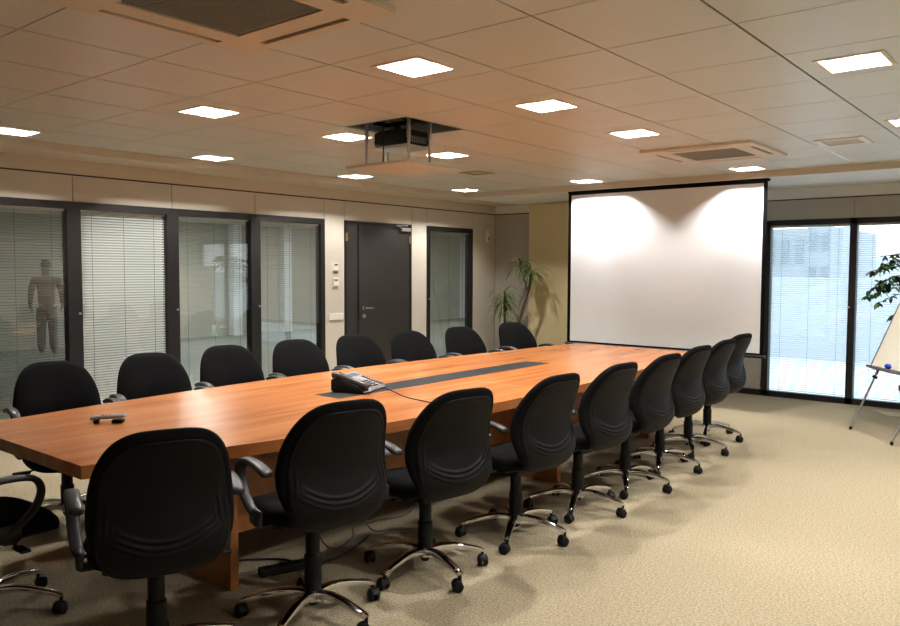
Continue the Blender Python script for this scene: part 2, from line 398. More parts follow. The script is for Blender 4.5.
# ------------------------------------------------------------------ air conditioners and vents
def cassette(c, label, m='acp'):
    t = thing('air_conditioner_cassette', label, 'air conditioner', (c[0], c[1], ZC))
    bm = bmesh.new(); o, gr = .47, .275
    sl0, sl1 = .385, .42; sw = .27
    zt, zb = -.001, -.022
    # panel ring built from strips leaving the four slots open
    def st(a, b, cc, e): box(bm, a, b, cc, e, zb, zt)
    st(-o, o, -o, -sl1); st(-o, o, sl1, o); st(-o, -sl1, -sl1, sl1); st(sl1, o, -sl1, sl1)
    st(-sl0, sl0, -sl0, -gr); st(-sl0, sl0, gr, sl0); st(-sl0, -gr, -gr, gr); st(gr, sl0, -gr, gr)
    for s in (-1, 1):
        for (a, b) in [(-sl1, -sw), (sw, sl1)]:
            st(a, b, *sorted((s*sl0, s*sl1))); 
            if abs(a) < sl1 or abs(b) < sl1 or True: st(*sorted((s*sl0, s*sl1)), a if a > -sl1 else -sl0, b if b < sl1 else sl0)
    obj('panel', bm, m, t)
    for k in range(4):
        a = k*PI/2; bm = B((-sw, sw, sl0, sl1, -.012, -.006))
        bmesh.ops.rotate(bm, matrix=Matrix.Rotation(a, 3, 'Z'), verts=bm.verts); obj('air_slot', bm, 'slot' if m == 'acp' else 'cableb', t)
    bm = B((-gr+.012, gr-.012, -gr+.012, gr-.012, -.013, -.008))
    y = -gr+.02
    while y < gr-.02:
        box(bm, -gr+.014, gr-.014, y, y+.0065, -.021, -.012); y += .0135
    obj('vent_grille', bm, 'grille', t)
    return t
cassette(AC[0], 'large ceiling air conditioner cassette with grey grille cut by the top picture edge')
cassette(AC[1], 'small looking ceiling air conditioner cassette above the projection screen', 'acp2')
def vent(x, y, s, label, m, slots):
    t = thing('ceiling_vent', label, 'air vent', (x, y, ZC)); h = s/2; r = h-.045
    obj('frame', B((-h, h, -h, -r, -.008, 0), (-h, h, r, h, -.008, 0), (-h, -r, -r, r, -.008, 0), (r, h, -r, r, -.008, 0)), m, t)
    bm = bmesh.new()
    for k in range(slots):
        yy = -r + 2*r*(k+.5)/slots
        q = [bm.verts.new(p) for p in [(-r, yy-.012, -.003), (r, yy-.012, -.003), (r, yy+.004, .014), (-r, yy+.004, .014)]]; bm.faces.new(q)
    obj('louvre', bm, m, t); obj('duct', B((-r, r, -r, r, .022, .027)), 'brass' if m == 'white' else 'slot', t)
vent(*VENTS[0], 'small dark square ceiling vent beyond the projector lift', 'brass', 3)
vent(*VENTS[1], 'square white louvred ceiling diffuser above the right hand windows', 'white', 5)

# ------------------------------------------------------------------ projector lift and projector
t = thing('projector_lift', 'motorised ceiling hatch lowered on steel rods over the table', 'projector lift', (lx, ly, ZC))
obj('hatch_plate', B((-hx+.006, hx-.006, -hy+.006, hy-.006, -.298, -.28)), 'tile', t)
bm = B((-hx+.02, -hx+.028, -hy+.02, hy-.02, 0.004, .48), (hx-.028, hx-.02, -hy+.02, hy-.02, 0.004, .48), (-hx+.028, hx-.028, -hy+.02, -hy+.028, 0.004, .48), (-hx+.028, hx-.028, hy-.028, hy-.02, 0.004, .48))
obj('shaft_lining', bm, 'grille', t)
for sx, sy in ((-.238, -.151), (.178, -.151), (-.238, .071), (.178, .071)):
    bm = bmesh.new(); cyl(bm, (sx, sy, -.28), (sx, sy, .41), .010); cyl(bm, (sx, sy, -.10), (sx, sy, .41), .014); obj('rod', bm, 'steel', t, True, autosmooth=40)
bm = bmesh.new(); cyl(bm, (-.03, -.19, -.28), (-.03, -.19, .3), .005, n=8); obj('guide_cable', bm, 'black', t)
bm = B((-.2, .2, -.02, .02, .02, .05), (-.2, -.16, -.12, .06, .02, .05), (.12, .16, -.12, .06, .02, .05)); 
sweep(bm, smooth_pts([(.1,-.1,.05),(.16,-.16,.02),(.05,-.2,.06),(-.08,-.14,.03),(-.16,-.05,.07)]), .006, 6)
obj('ceiling_mount', bm, 'black', t)
p = thing('projector', 'black ceiling projector with white underside inside the lowered hatch', 'projector', (lx-.03, ly-.04, ZC-.155))
bm = bmesh.new(); rbox(bm, -.165, .165, -.085, .16, .022, .125, .02, 3); box(bm, -.158, .158, -.089, .155, .05, .055); obj('body', bm, 'black', p)
bm = bmesh.new(); rbox(bm, -.16, .16, -.08, .155, 0, .022, .008); obj('base_cover', bm, 'white', p)
bm = bmesh.new(); cyl(bm, (.06, .158, .055), (.06, .18, .055), .034, n=20); obj('lens', bm, 'frame', p, True, autosmooth=40)
obj('vent_grille', B(*[(.1655, .168, -.07+.02*k, -.06+.02*k, .035, .08) for k in range(10)]), 'grille', p)
bm = bmesh.new(); cyl(bm, (0, 0, .12), (0, 0, .173), .025); box(bm, -.11, .11, -.09, .09, .120, .128); obj('mount', bm, 'black', p)

# ------------------------------------------------------------------ projection screen
SX0, SX1, SY, SZ0, SZ1 = 2.05, 4.42, -1.285, .615, 2.452
t = thing('projection_screen', 'large white projection screen with black border hanging in front of the back wall', 'projection screen', ((SX0+SX1)/2, SY, 0))
w = (SX1-SX0)/2; bd = .04
bm = bmesh.new(); n = 40
g0 = [[bm.verts.new((-w+bd+(2*w-2*bd)*i/n, .004*math.sin(i*.9)*0, z)) for i in range(n+1)] for z in (SZ0+.02, SZ1-.03)]
for i in range(n): bm.faces.new([g0[0][i], g0[0][i+1], g0[1][i+1], g0[1][i]])
obj('screen_fabric', bm, 'screen', t)
obj('border', B((-w, -w+bd, -.002, .002, SZ0, SZ1), (w-bd, w, -.002, .002, SZ0, SZ1), (-w+bd, w-bd, -.002, .002, SZ1-.035, SZ1), (-w+bd, w-bd, -.002, .002, SZ0, SZ0+.022)), 'sblack', t)
bm = bmesh.new(); cyl(bm, (-w-.02, -.005, SZ0-.012), (w+.02, -.005, SZ0-.012), .016); obj('bottom_bar', bm, 'frame', t, True, autosmooth=40)
bm = bmesh.new(); rbox(bm, -w-.005, w+.005, -.012, .07, SZ1-.012, SZ1+.012, .004); obj('casing_mount', bm, 'sblack', t)

# ------------------------------------------------------------------ conference table
ZT, TH = .74, .055
RK = [(-8.25,4.03),(-7.5,4.225),(-6.7,4.36),(-5.6,4.425),(-4.2,4.39),(-3.3,4.28),(-2.5,4.15)]
LK = [(-8.25,2.845),(-7.5,2.735),(-6.7,2.665),(-5.6,2.635),(-4.4,2.70),(-3.3,2.80),(-2.5,2.885)]
def curve(K, y):
    P = smooth_pts([(b, a, 0) for a, b in K], 10)
    for a, b in zip(P[:-1], P[1:]):
        if a.y-1e-9 <= y <= b.y+1e-9: return a.x+(b.x-a.x)*(y-a.y)/(b.y-a.y)
def halftop(y0, y1):
    n = 24; ys = [y0+(y1-y0)*k/n for k in range(n+1)]
    poly = [(curve(RK, y), y) for y in ys]+[(curve(LK, y), y) for y in ys[::-1]]
    bm = bmesh.new(); prism(bm, poly, ZT-TH, ZT)
    bmesh.ops.bevel(bm, geom=[e for e in bm.edges if abs(e.verts[0].co.z-e.verts[1].co.z) < 1e-6 and e.verts[0].co.z > ZT-.001], offset=.002, segments=1, affect='EDGES')
    return bm
tb = thing('conference_table', 'long boat shaped cherry wood conference table with dark inlay strip', 'table', (0, 0, 0))
bm = halftop(-8.25, -5.402); obj('tabletop', bm, 'wood_t', tb)
bm = halftop(-5.398, -2.5); obj('tabletop', bm, 'wood_t', tb)
obj('inlay_strip', B((3.395, 3.62, -6.515, -4.20, ZT-.004, ZT+.0012)), 'inlay', tb, label='dark grey cable inlay strip')
for y in (-7.52, -4.95, -3.15):
    obj('leg_panel', B((curve(LK, y)+.22, curve(RK, y)-.235, y-.022, y+.022, 0, ZT-TH)), 'wood_x', tb)
for x in (3.12, 3.86):
    obj('modesty_board', B((x-.012, x+.012, -7.49, -3.18, .22, ZT-TH)), 'wood_x', tb)

# ------------------------------------------------------------------ chairs (front = +Y in local space)
def back_y(z):
    K = [(.36,-.07),(.40,-.125),(.43,-.165),(.47,-.205),(.52,-.232),(.57,-.236),(.62,-.222),(.68,-.204),(.74,-.207),(.82,-.237),(.92,-.290),(1.02,-.345)]
    for (a, p), (b, q) in zip(K[:-1], K[1:]):
        if a <= z <= b:
            return p+(q-p)*(z-a)/(b-a)
    return -.345
_by = back_y
def back_y(z): return sum(_by(min(max(z+.012*k, .36), 1.02)) for k in range(-2, 3))/5
def outline(n=72, zc=.70, z_lo=.47, z_hi=.985, W=.250, pe=3.7, taper=.20, base=.10):
    R = []
    for k in range(n):
        a = 2*PI*k/n; c, s = math.cos(a), math.sin(a); p = 2/pe
        x = math.copysign(abs(c)**p, c); y = math.copysign(abs(s)**p, s)
        zz = zc+(z_hi-zc)*y if y > 0 else zc+(zc-z_lo)*y
        u = (zz-z_lo)/(z_hi-z_lo)
        R.append((x*W*(1-taper*max(0, (u-.35)/.65)**1.6-base*max(0, (.35-u)/.35)**1.5), zz))
    return R
def pt(s, z, d): return V((s, back_y(z)+.55*s*s*1.2+d, z))
def back_cushion():
    bm = bmesh.new(); O = outline(); n = len(O); zc = .70
    prof = [(0,.034),(.3,.035),(.6,.033),(.8,.028),(.92,.018),(.985,.003),(1.0,-.014),(.99,-.030),(.95,-.040),(.86,-.042)]
    rings = []
    for r, dd in prof:
        if r == 0: rings.append([bm.verts.new(pt(0, zc, dd))]); continue
        rings.append([bm.verts.new(pt(s*r, zc+(z-zc)*r, dd)) for s, z in O])
    for k in range(n): bm.faces.new([rings[0][0], rings[1][k], rings[1][(k+1)%n]])
    for a, b in zip(rings[1:-1], rings[2:]):
        for k in range(n): bm.faces.new([a[k], b[k], b[(k+1)%n], a[(k+1)%n]])
    return bm
def back_shell():
    bm = bmesh.new(); O = outline(144, z_lo=.442, z_hi=.950, W=.230, pe=4.2, taper=.20, base=.06); n = len(O); zc = .70; rings = []
    rs = [0]+[(i/64)**.85 for i in range(1, 65)]
    def gro(s, z):
        d = 0
        for z0, k, wd, h in ((.585, 1.9, .0055, .0065), (.562, 1.9, .0055, .0065), (.540, 1.9, .0055, .005)):
            q = (z-(z0+k*s*s))/wd; d += h*math.exp(-q*q)
        d += .007/(1+math.exp((z-.572-1.9*s*s)/.012))
        return d
    for r in rs:
        edge = max(0, 1-r**22)
        if r == 0: rings.append([bm.verts.new(pt(0, zc, -.05))]); continue
        ring = []
        for s, z in O:
            ss, zz = s*r, zc+(z-zc)*r
            ring.append(bm.verts.new(pt(ss, zz, -.034-.016*edge-gro(ss, zz)*edge-.004*math.exp(-((r-.955)/.025)**2))))
        rings.append(ring)
    for k in range(n): bm.faces.new([rings[0][0], rings[1][k], rings[1][(k+1)%n]])
    for a, b in zip(rings[1:-1], rings[2:]):
        for k in range(n): bm.faces.new([a[k], b[k], b[(k+1)%n], a[(k+1)%n]])
    return bm
def seat_cushion():
    bm = bmesh.new(); n = 56; O = []
    for k in range(n):
        a = 2*PI*k/n; c, s = math.cos(a), math.sin(a); p = 2/3.6
        x = math.copysign(abs(c)**p, c)*.245; y = math.copysign(abs(s)**p, s)*.205
        x *= 1-.06*(.5-y/.41); O.append((x, y+.05))
    prof = [(0,.517),(.45,.519),(.75,.523),(.9,.519),(.975,.503),(1.,.480),(.975,.456),(.9,.446),(.6,.441),(.0,.439)]
    rings = []
    for r, z in prof:
        if r == 0: rings.append([bm.verts.new((0, .05, z))]); continue
        rings.append([bm.verts.new((x*r, y*r, z-max(0, (y*r-.1))**2*1.6+.9*max(0, -y*r-.12)**2)) for x, y in O])
    for k in range(n): bm.faces.new([rings[0][0], rings[1][k], rings[1][(k+1)%n]]); bm.faces.new([rings[-1][0], rings[-2][(k+1)%n], rings[-2][k]])
    for a, b in zip(rings[1:-2], rings[2:-1]):
        for k in range(n): bm.faces.new([a[k], b[k], b[(k+1)%n], a[(k+1)%n]])
    return bm
def arm_mesh(sx):
    bm = bmesh.new()
    P = smooth_pts([(.272,-.165,.688),(.275,-.10,.706),(.276,-.02,.713),(.276,.055,.708),(.275,.10,.688),(.274,.118,.645),(.272,.105,.595),(.269,.07,.545),(.264,.02,.505),(.25,-.02,.485)], 5)
    N = len(P); rad = []
    for i in range(N):
        u = i/(N-1); rad.append(1.0 if u < .45 else 1-.25*(u-.45)/.55)
    rad[0] = .6
    sweep(bm, P, rad, 12, flat=(.026, .013), up=None)
    rbox(bm, .245, .272, -.05, .04, .445, .515, .008, 1); rbox(bm, .18, .262, -.03, .03, .434, .450, .006, 1)
    if sx < 0:
        bmesh.ops.scale(bm, vec=(-1, 1, 1), verts=bm.verts)
    return bm
def make_chair():
    t = thing('office_chair', '', 'chair')
    obj('seat', seat_cushion(), 'fabric', t, True)
    b = obj('backrest', back_cushion(), 'fabric', t, True)
    obj('back_shell', back_shell(), 'shell', b, True, label='dark plastic back shell with curved lumbar grooves')
    for s in (-1, 1): obj('armrest', arm_mesh(s), 'arm', t, True, autosmooth=60)
    # under-seat shell + mechanism
    bm = bmesh.new(); rbox(bm, -.07, .07, -.07, .13, .385, .437, .012); rbox(bm, -.19, .19, -.09, .20, .428, .446, .006, 1)
    sweep(bm, [(0,-.05,.425),(0,-.10,.43),(0,-.155,.465),(0,-.19,.53)], 1, 8, flat=(.045,.010), up=(0,.3,1))
    m = obj('tilt_mechanism', bm, 'black', t)
    bm = bmesh.new(); sweep(bm, [(.08,.03,.415),(.17,.04,.41),(.21,.045,.402)], [.006,.006,.005], 8); rbox(bm, .20, .29, .025, .068, .394, .406, .004, 1); obj('lever', bm, 'black', m)
    bm = bmesh.new(); cyl(bm, (-.07,.06,.408), (-.15,.06,.408), .018, n=14); obj('tension_knob', bm, 'black', m)
    bm = bmesh.new(); lathe(bm, [(.019,.06),(.030,.085),(.037,.10),(.037,.27),(.031,.275),(.031,.375),(.036,.38)], n=20); obj('gas_column', bm, 'black', t, True, autosmooth=40)
    bm = bmesh.new()
    lathe(bm, [(.028,.075),(.037,.08),(.037,.128),(.034,.133)], n=20)
    for k in range(5):
        a = 2*PI*k/5+PI/2; dx, dy = math.cos(a), math.sin(a)
        P = [(dx*r, dy*r, z) for r, z in [(.025,.108),(.08,.118),(.15,.116),(.22,.102),(.28,.086),(.305,.074)]]
        P = smooth_pts(P, 3)
        sweep(bm, P, [1.15-.5*i/(len(P)-1) for i in range(len(P))], 10, flat=(.023,.016), up=(0,0,1))
    bs = obj('star_base', bm, 'chrome', t, True, autosmooth=50, label='polished chrome five star base')
    for k in range(5):
        a = 2*PI*k/5+PI/2; bm = bmesh.new(); cx, cy = .302*math.cos(a), .302*math.sin(a)
        f = a+PI/2+random.uniform(-.9, .9); fx, fy = math.cos(f), math.sin(f); ox, oy = -fy, fx
        wx, wy = cx-fx*.012, cy-fy*.012
        for s in (-1, 1):
            p0 = V((wx+ox*s*.006, wy+oy*s*.006, .0265)); p1 = V((wx+ox*s*.025, wy+oy*s*.025, .0265))
            sweep(bm, [p0, p0+(p1-p0)*.25, p0+(p1-p0)*.75, p1], [.024,.0265,.0265,.021], 18)
        hood = smooth_pts([(wx+fx*.022, wy+fy*.022, .03), (wx+fx*.012, wy+fy*.012, .052), (wx-fx*.012, wy-fy*.012, .054), (wx-fx*.026, wy-fy*.026, .036)], 4)
        sweep(bm, hood, 1, 8, flat=(.021,.004), up=(0,0,1)); cyl(bm, (cx, cy, .04), (cx, cy, .075), .008, n=8)
        obj('caster', bm, 'black', bs, True, autosmooth=50)
    return t
chair0 = make_chair()
used = [False]
def place_chair(x, y, rz, label, group, dz=0, base=0, arm=0):
    if not used[0]: o = chair0; used[0] = True; fresh = True
    else: o = dup(chair0)
    o.location = (x, y, 0); o.rotation_euler = (0, 0, rz); tag(o, label, 'chair', group)
    for ch in o.children:
        if ch.name.startswith(('seat', 'backrest', 'armrest', 'tilt')): ch.location = (0, 0, dz+(arm if ch.name.startswith('armrest') else 0))
        if ch.name.startswith('star'): ch.rotation_euler = (0, 0, base)
        if ch.name.startswith('gas'): ch.location = (0, 0, 0); ch.scale = (1, 1, 1+dz/.38)
    return o
R = math.radians
place_chair(3.40, -8.37, R(0), 'black swivel chair at the head of the table, cut off at the left picture edge', None, -.062, R(28))
ORD = ['nearest the camera, back turned squarely', 'second from the camera, before the telephone', 'third from the camera', 'fourth from the camera', 'fifth from the camera', 'sixth from the camera', 'seventh from the camera', 'eighth from the camera', 'farthest, before the screen']
HR = [(4.375, -8.14, -22, -0.008, -9), (4.49, -7.475, -14, 0.012, -17), (4.52, -6.77, -12, -0.022, -40), (4.57, -6.05, -6, -0.025, -22), (4.585, -5.38, -5, -0.025, -26), (4.585, -4.73, -3, -0.025, -23), (4.545, -4.08, -4, -0.02, -27), (4.5, -3.43, -3, -0.02, -21), (4.41, -2.78, -6, -0.02, -30)]
for k, (x, y, a, dz, bz) in enumerate(HR):
    place_chair(x, y, R(90+a), 'black swivel chair along the right table side, '+ORD[k], 'chairs along the right side of the table', dz, R(bz))
ORL = ['nearest the camera, by the olive blind', 'second from the camera, before the bright blind', 'third from the camera', 'fourth from the camera, by the thermostats', 'fifth from the camera, in front of the door', 'sixth from the camera, overlapping the door edge', 'seventh from the camera, by the narrow bay', 'farthest from the camera, below the corner plant']
HL = [(2.42, -7.58, -12, -0.05, -6), (2.42, -6.95, -14, -0.05, -4), (2.39, -6.31, -12, -0.045, -6), (2.4, -5.68, -14, -0.045, -4), (2.42, -5.02, -10, -0.045, -8), (2.43, -4.37, -14, -0.05, -4), (2.5, -3.68, -14, -0.045, -4), (2.55, -2.86, -16, -0.04, -2)]
for k, (x, y, a, dz, bz) in enumerate(HL):
    place_chair(x, y, R(-90+a), 'black swivel chair across the table, '+ORL[k], 'chairs along the glazed side of the table', dz, R(bz), .04)

# ------------------------------------------------------------------ telephone and remote
PHL, PHR = (3.475, -6.235, ZT+.0022), R(107)
ph = thing('desk_telephone', 'silver and black desk telephone on the dark inlay of the table', 'telephone', PHL, PHR)
ph.scale = (1.12, 1.12, 1.12)
# local: +x right of phone, +y far edge (top); handset on left
bm = bmesh.new()
def wedge(bm, x0, x1, y0, y1, za, zb):
    v = [bm.verts.new(p) for p in [(x0,y0,0),(x1,y0,0),(x1,y1,0),(x0,y1,0),(x0,y0,za),(x1,y0,za),(x1,y1,zb),(x0,y1,zb)]]
    for f in [(0,3,2,1),(4,5,6,7),(0,1,5,4),(1,2,6,5),(2,3,7,6),(3,0,4,7)]: bm.faces.new([v[i] for i in f])
t2 = bmesh.new(); wedge(t2, -.02, .155, -.105, .105, .022, .085); bmesh.ops.bevel(t2, geom=list(t2.edges), offset=.006, segments=2, affect='EDGES'); merge(bm, t2)
obj('phone_body', bm, 'silver', ph)
bm = bmesh.new(); t2 = bmesh.new(); wedge(t2, -.11, -.02, -.108, .108, .020, .076); bmesh.ops.bevel(t2, geom=list(t2.edges), offset=.008, segments=2, affect='EDGES'); merge(bm, t2); obj('handset_cradle', bm, 'black', ph)
bm = bmesh.new()
sweep(bm, smooth_pts([(-.066,-.112,.034),(-.066,-.08,.046),(-.066,0,.068),(-.066,.08,.091),(-.066,.115,.090)], 5), [.72,.95,1,1,1,.95,.85,.8,.75,.75,.75,.75,.8,.85,.9,1,1,1.05,1.05,1.0,.8], 12, flat=(.027,.017), up=(0,0,1))
obj('handset', bm, 'hset', ph, True, autosmooth=50)
sl = (.085-.022)/.21; zz = lambda y: .022+(y+.105)*sl
bm = bmesh.new()
for i in range(3):
    for j in range(4):
        x = .02+i*.027; y = -.085+j*.022; z = zz(y); box(bm, x-.010, x+.010, y-.008, y+.008, z-.004, z+.004)
for j in range(8):
    y = -.088+j*.0165; z = zz(y); box(bm, .108, .142, y-.005, y+.005, z-.004, z+.0035)
obj('keypad', bm, 'keys', ph)
bm = bmesh.new(); v = [bm.verts.new(p) for p in [(.0,.05,zz(.05)+.001),(.13,.05,zz(.05)+.001),(.13,.09,zz(.09)+.001),(.0,.09,zz(.09)+.001)]]; bm.faces.new(v); obj('display', bm, 'lcd', ph)
bm = bmesh.new()
P = []
for k in range(90):
    u = k/89; bx = -.11+.05*u-.03*math.sin(PI*u); by = -.11-.03*math.sin(PI*u)+.0*u; P.append((bx+.007*math.cos(k*1.1), by-.002*k/89+.007*math.sin(k*1.1), .012+.02*u))
sweep(bm, P, .0022, 5); obj('handset_cord', bm, 'silver', ph)
bm = bmesh.new()
W = [V((3.60,-6.10,.752)),V((3.70,-6.13,.745)),V((3.83,-6.20,.743)),V((3.95,-6.245,.743)),V((4.10,-6.27,.743)),V((4.30,-6.33,.743)),V((4.40,-6.35,.743)),V((4.432,-6.36,.737)),V((4.436,-6.36,.66)),V((4.40,-6.36,.45))]
inv = (Matrix.Translation(V(PHL)) @ Matrix.Rotation(PHR, 4, 'Z') @ Matrix.Scale(1.12, 4)).inverted()
sweep(bm, smooth_pts([inv @ q for q in W], 5), .0025, 6); obj('phone_cable', bm, 'cableb', ph, True)

rc = thing('remote_control', 'small silver remote control lying on the near end of the table', 'remote control', (3.285, -7.76, ZT+.0005), R(44))
bm = bmesh.new(); sweep(bm, smooth_pts([(-.082,0,.020),(-.06,0,.027),(0,0,.030),(.05,0,.033),(.088,0,.036)], 4), [.75]+[1]*12+[.95,.9,.8,.5], 12, flat=(.024,.009), up=(0,0,1)); obj('body', bm, 'silver', rc, True, autosmooth=50)
bm = bmesh.new(); rbox(bm, -.07, -.045, -.018, .018, 0, .022, .005); obj('battery_foot', bm, 'black', rc)
bm = bmesh.new(); rbox(bm, .02, .075, -.024, .02, 0, .018, .007); obj('front_foot', bm, 'black', rc)
obj('button', B(*[(-.03+.018*k, -.02+.018*k, -.006, .006, .0365, .0405) for k in range(5)]), 'keys', rc)

# ------------------------------------------------------------------ wall fittings
def thermostat(z, label):
    t = thing('thermostat', label, 'thermostat', (0, -3.262, z)); bm = bmesh.new(); rbox(bm, .0005, .022, -.042, .042, -.055, .055, .006); obj('housing', bm, 'white', t)
    obj('display', B((.0215, .0232, -.026, .026, .018, .040)), 'slot', t); obj('mount_plate', B((.0, .002, -.044, .044, -.057, .057)), 'white', t); obj('shadow_strip', B((.0215, .026, -.034, .034, -.046, -.036)), 'brass', t)  # brass strip stands in for the warm shadow on the housing
thermostat(1.53, 'upper of the two small white thermostats left of the door')
thermostat(1.345, 'lower of the two small white thermostats left of the door')
t = thing('light_switch', 'wide white triple light switch below the thermostats', 'light switch', (0, -3.255, .93)); bm = bmesh.new(); rbox(bm, .0005, .012, -.115, .115, -.042, .042, .004); obj('plate', bm, 'white', t)
for k in range(3): obj('rocker', B((.011, .016, -.105+.072*k, -.04+.072*k, -.032, .032)), 'white', t)
t = thing('wall_sensor', 'white motion sensor high on the wall by the far corner', 'sensor', (0, -.245, 2.0)); bm = bmesh.new(); rbox(bm, .0005, .045, -.045, .045, -.09, .09, .012); obj('housing', bm, 'white', t)
obj('lens', B((.044, .047, .012, .038, -.055, -.005)), 'slot', t)
bm = bmesh.new(); cyl(bm, (.04, 0, .06), (.048, 0, .06), .008); obj('indicator', bm, 'slot', t)

# ------------------------------------------------------------------ flipchart easel
d3 = V((.6547, -.7559, 0)); nb = V((.7559, .6547, 0)); tl = R(23.5); up = (nb*math.sin(tl)+V((0,0,1))*math.cos(tl)).normalized(); nf = d3.cross(up); 
if nf.dot(nb) > 0: nf = -nf
X0 = V((5.497, -1.4256, .56))
ea = thing('flipchart_easel', 'white flipchart board on metal easel legs by the right windows', 'flipchart', (5.53, -1.84, 0))
base = V((5.53, -1.84, 0))
def E(a, b, c): return X0+d3*a+up*b+nf*c-base       # board coordinates
def ebox(bm, a0, a1, b0, b1, c0, c1):
    vs = [bm.verts.new(E(a, b, c)) for a, b, c in [(a0,b0,c0),(a1,b0,c0),(a1,b1,c0),(a0,b1,c0),(a0,b0,c1),(a1,b0,c1),(a1,b1,c1),(a0,b1,c1)]]
    for f in [(0,3,2,1),(4,5,6,7),(0,1,5,4),(1,2,6,5),(2,3,7,6),(3,0,4,7)]: bm.faces.new([vs[i] for i in f])
a0, a1, b0, b1 = -.105, .69, .035, 1.08
bm = bmesh.new(); ebox(bm, a0+.01, a1-.01, b0+.01, b1-.01, -.008, .004); obj('board', bm, 'board', ea)
bm = bmesh.new(); ebox(bm, a0, a0+.012, b0, b1, -.012, .008); ebox(bm, a1-.012, a1, b0, b1, -.012, .008); ebox(bm, a0, a1, b1-.012, b1, -.012, .008); ebox(bm, a0, a1, b0, b0+.014, -.012, .008); obj('frame', bm, 'alu', ea)
bm = bmesh.new(); ebox(bm, a0+.03, a1-.03, .016, .026, -.01, .065); ebox(bm, a0+.03, a1-.03, .016, .036, .060, .066); obj('pen_tray', bm, 'alu', ea)
for a in (0., .66):
    bm = bmesh.new(); fl = -.61
    L1 = E(a, fl, -.02); L1.z = .006
    sweep(bm, [E(a, .9, -.02), E(a, -.02, -.02)], .013, 10); sweep(bm, [E(a, 0, -.02), L1], .010, 10); lg = obj('leg', bm, 'alu', ea, True, autosmooth=50)
    bm = bmesh.new(); q = E(a, -.05, -.02); sweep(bm, [q-nf*.02, q+nf*.02], .014, 10); obj('clamp_knob', bm, 'black', lg)
    bm = bmesh.new(); sweep(bm, [L1, L1+(E(a,0,-.02)-L1).normalized()*.03], .013, 10); obj('rubber_foot', bm, 'black', lg)
bm = bmesh.new(); q = E(.3, 1.0, -.02); ft = q+nb*.55; ft.z = .006; sweep(bm, [q, ft], .011, 10); obj('leg', bm, 'alu', ea, True)
def on_tray(a, c): return X0+d3*a+up*.028+nf*c
q = on_tray(.235, .035)
bm = bmesh.new(); t2 = bmesh.new(); bmesh.ops.create_icosphere(t2, subdivisions=3, radius=1); bmesh.ops.scale(t2, vec=(.042,.022,.026), verts=t2.verts); merge(bm, t2)
o = obj('board_eraser', bm, 'blue', None, True); o.location = q+V((0,0,.036)); o.rotation_euler = (0, 0, math.atan2(d3.y, d3.x)); tag(o, 'blue round eraser on the tray of the flipchart', 'eraser')
for k, (a, m, lb) in enumerate([(.06, 'red', 'red marker pen on the tray of the flipchart'), (.16, 'cableb', 'dark marker pen beside the blue eraser on the flipchart tray')]):
    t = thing('marker_pen', lb, 'marker pen', on_tray(a, .03)+V((0,0,.010)), math.atan2(d3.y, d3.x))
    bm = bmesh.new(); cyl(bm, (-.045,0,0), (.03,0,0), .008); obj('barrel', bm, 'white' if k else m, t, True, autosmooth=50)
    bm = bmesh.new(); cyl(bm, (.03,0,0), (.06,0,0), .0085); obj('cap', bm, m, t, True, autosmooth=50)

# ------------------------------------------------------------------ plants
def strip_leaf(bm, p, d, L, w, droop, n=9):
    d = V(d).normalized(); side = d.cross(V((0,0,1))); 
    side = side.normalized() if side.length > 1e-3 else V((1,0,0))
    pos = V(p); prev = None; dirv = d.copy()
    for i in range(n+1):
        u = i/n; ww = w*(.45+.55*math.sin(min(1, u*2.2+.2)*PI/2))*(1-u**3)
        a = bm.verts.new(pos-side*ww/2+V((0,0,.15*ww))); c = bm.verts.new(pos); b = bm.verts.new(pos+side*ww/2+V((0,0,.15*ww)))
        if prev:
            bm.faces.new([prev[0], prev[1], c, a]); bm.faces.new([prev[1], prev[2], b, c])
        prev = (a, c, b); pos = pos+dirv*(L/n); dirv = (dirv+V((0,0,-droop/n))).normalized()
def pot(parent, r, h):
    bm = bmesh.new(); lathe(bm, [(r*.72,0),(r*.95,h*.85),(r,h*.86),(r,h),(r*.93,h),(r*.9,h*.9)], n=28); obj('pot', bm, 'pot', parent, True, autosmooth=40)
    bm = bmesh.new(); lathe(bm, [(r*.88,h*.88),(r*.88,h*.92)], n=24); obj('soil', bm, 'soil', parent)
pl = thing('dragon_tree_plant', 'potted plant with narrow drooping leaves in the far corner', 'plant', (.62, -.42, 0))
pot(pl, .17, .30)
bm = bmesh.new()
T1 = smooth_pts([(0,0,.25),(.08,0,.6),(.16,.02,.95),(.27,.02,1.25),(.30,.03,1.46)], 5); T2 = smooth_pts([(-.02,.0,.25),(-.08,-.02,.6),(-.14,-.02,.92),(-.15,-.02,1.12)], 5)
T3 = smooth_pts([(.25,.02,1.2),(.20,.0,1.38),(.13,.0,1.54)], 5)
for T, r in ((T1, .019), (T2, .018), (T3, .012)): sweep(bm, T, r, 8)
obj('trunk', bm, 'bark', pl, True)
bm = bmesh.new()
def crown(c, n, L, w, zsp=.12, droop=1.6):
    for k in range(n):
        a = random.uniform(0, 2*PI); e = random.uniform(-.1, 1.1); 
        strip_leaf(bm, V(c)+V((0,0,random.uniform(-zsp, .02))), (math.cos(a)*math.cos(e), math.sin(a)*math.cos(e)*.8, math.sin(e)), L*random.uniform(.7, 1.1), w, droop*random.uniform(.8, 1.4))
crown((-.13,-.02,1.16), 95, .38, .022, .34, 2.1); crown((.30,.03,1.50), 48, .36, .022, .12, 2.4); crown((.13,0,1.60), 40, .34, .021, .12, 2.4)
obj('foliage', bm, 'leaf2', pl)

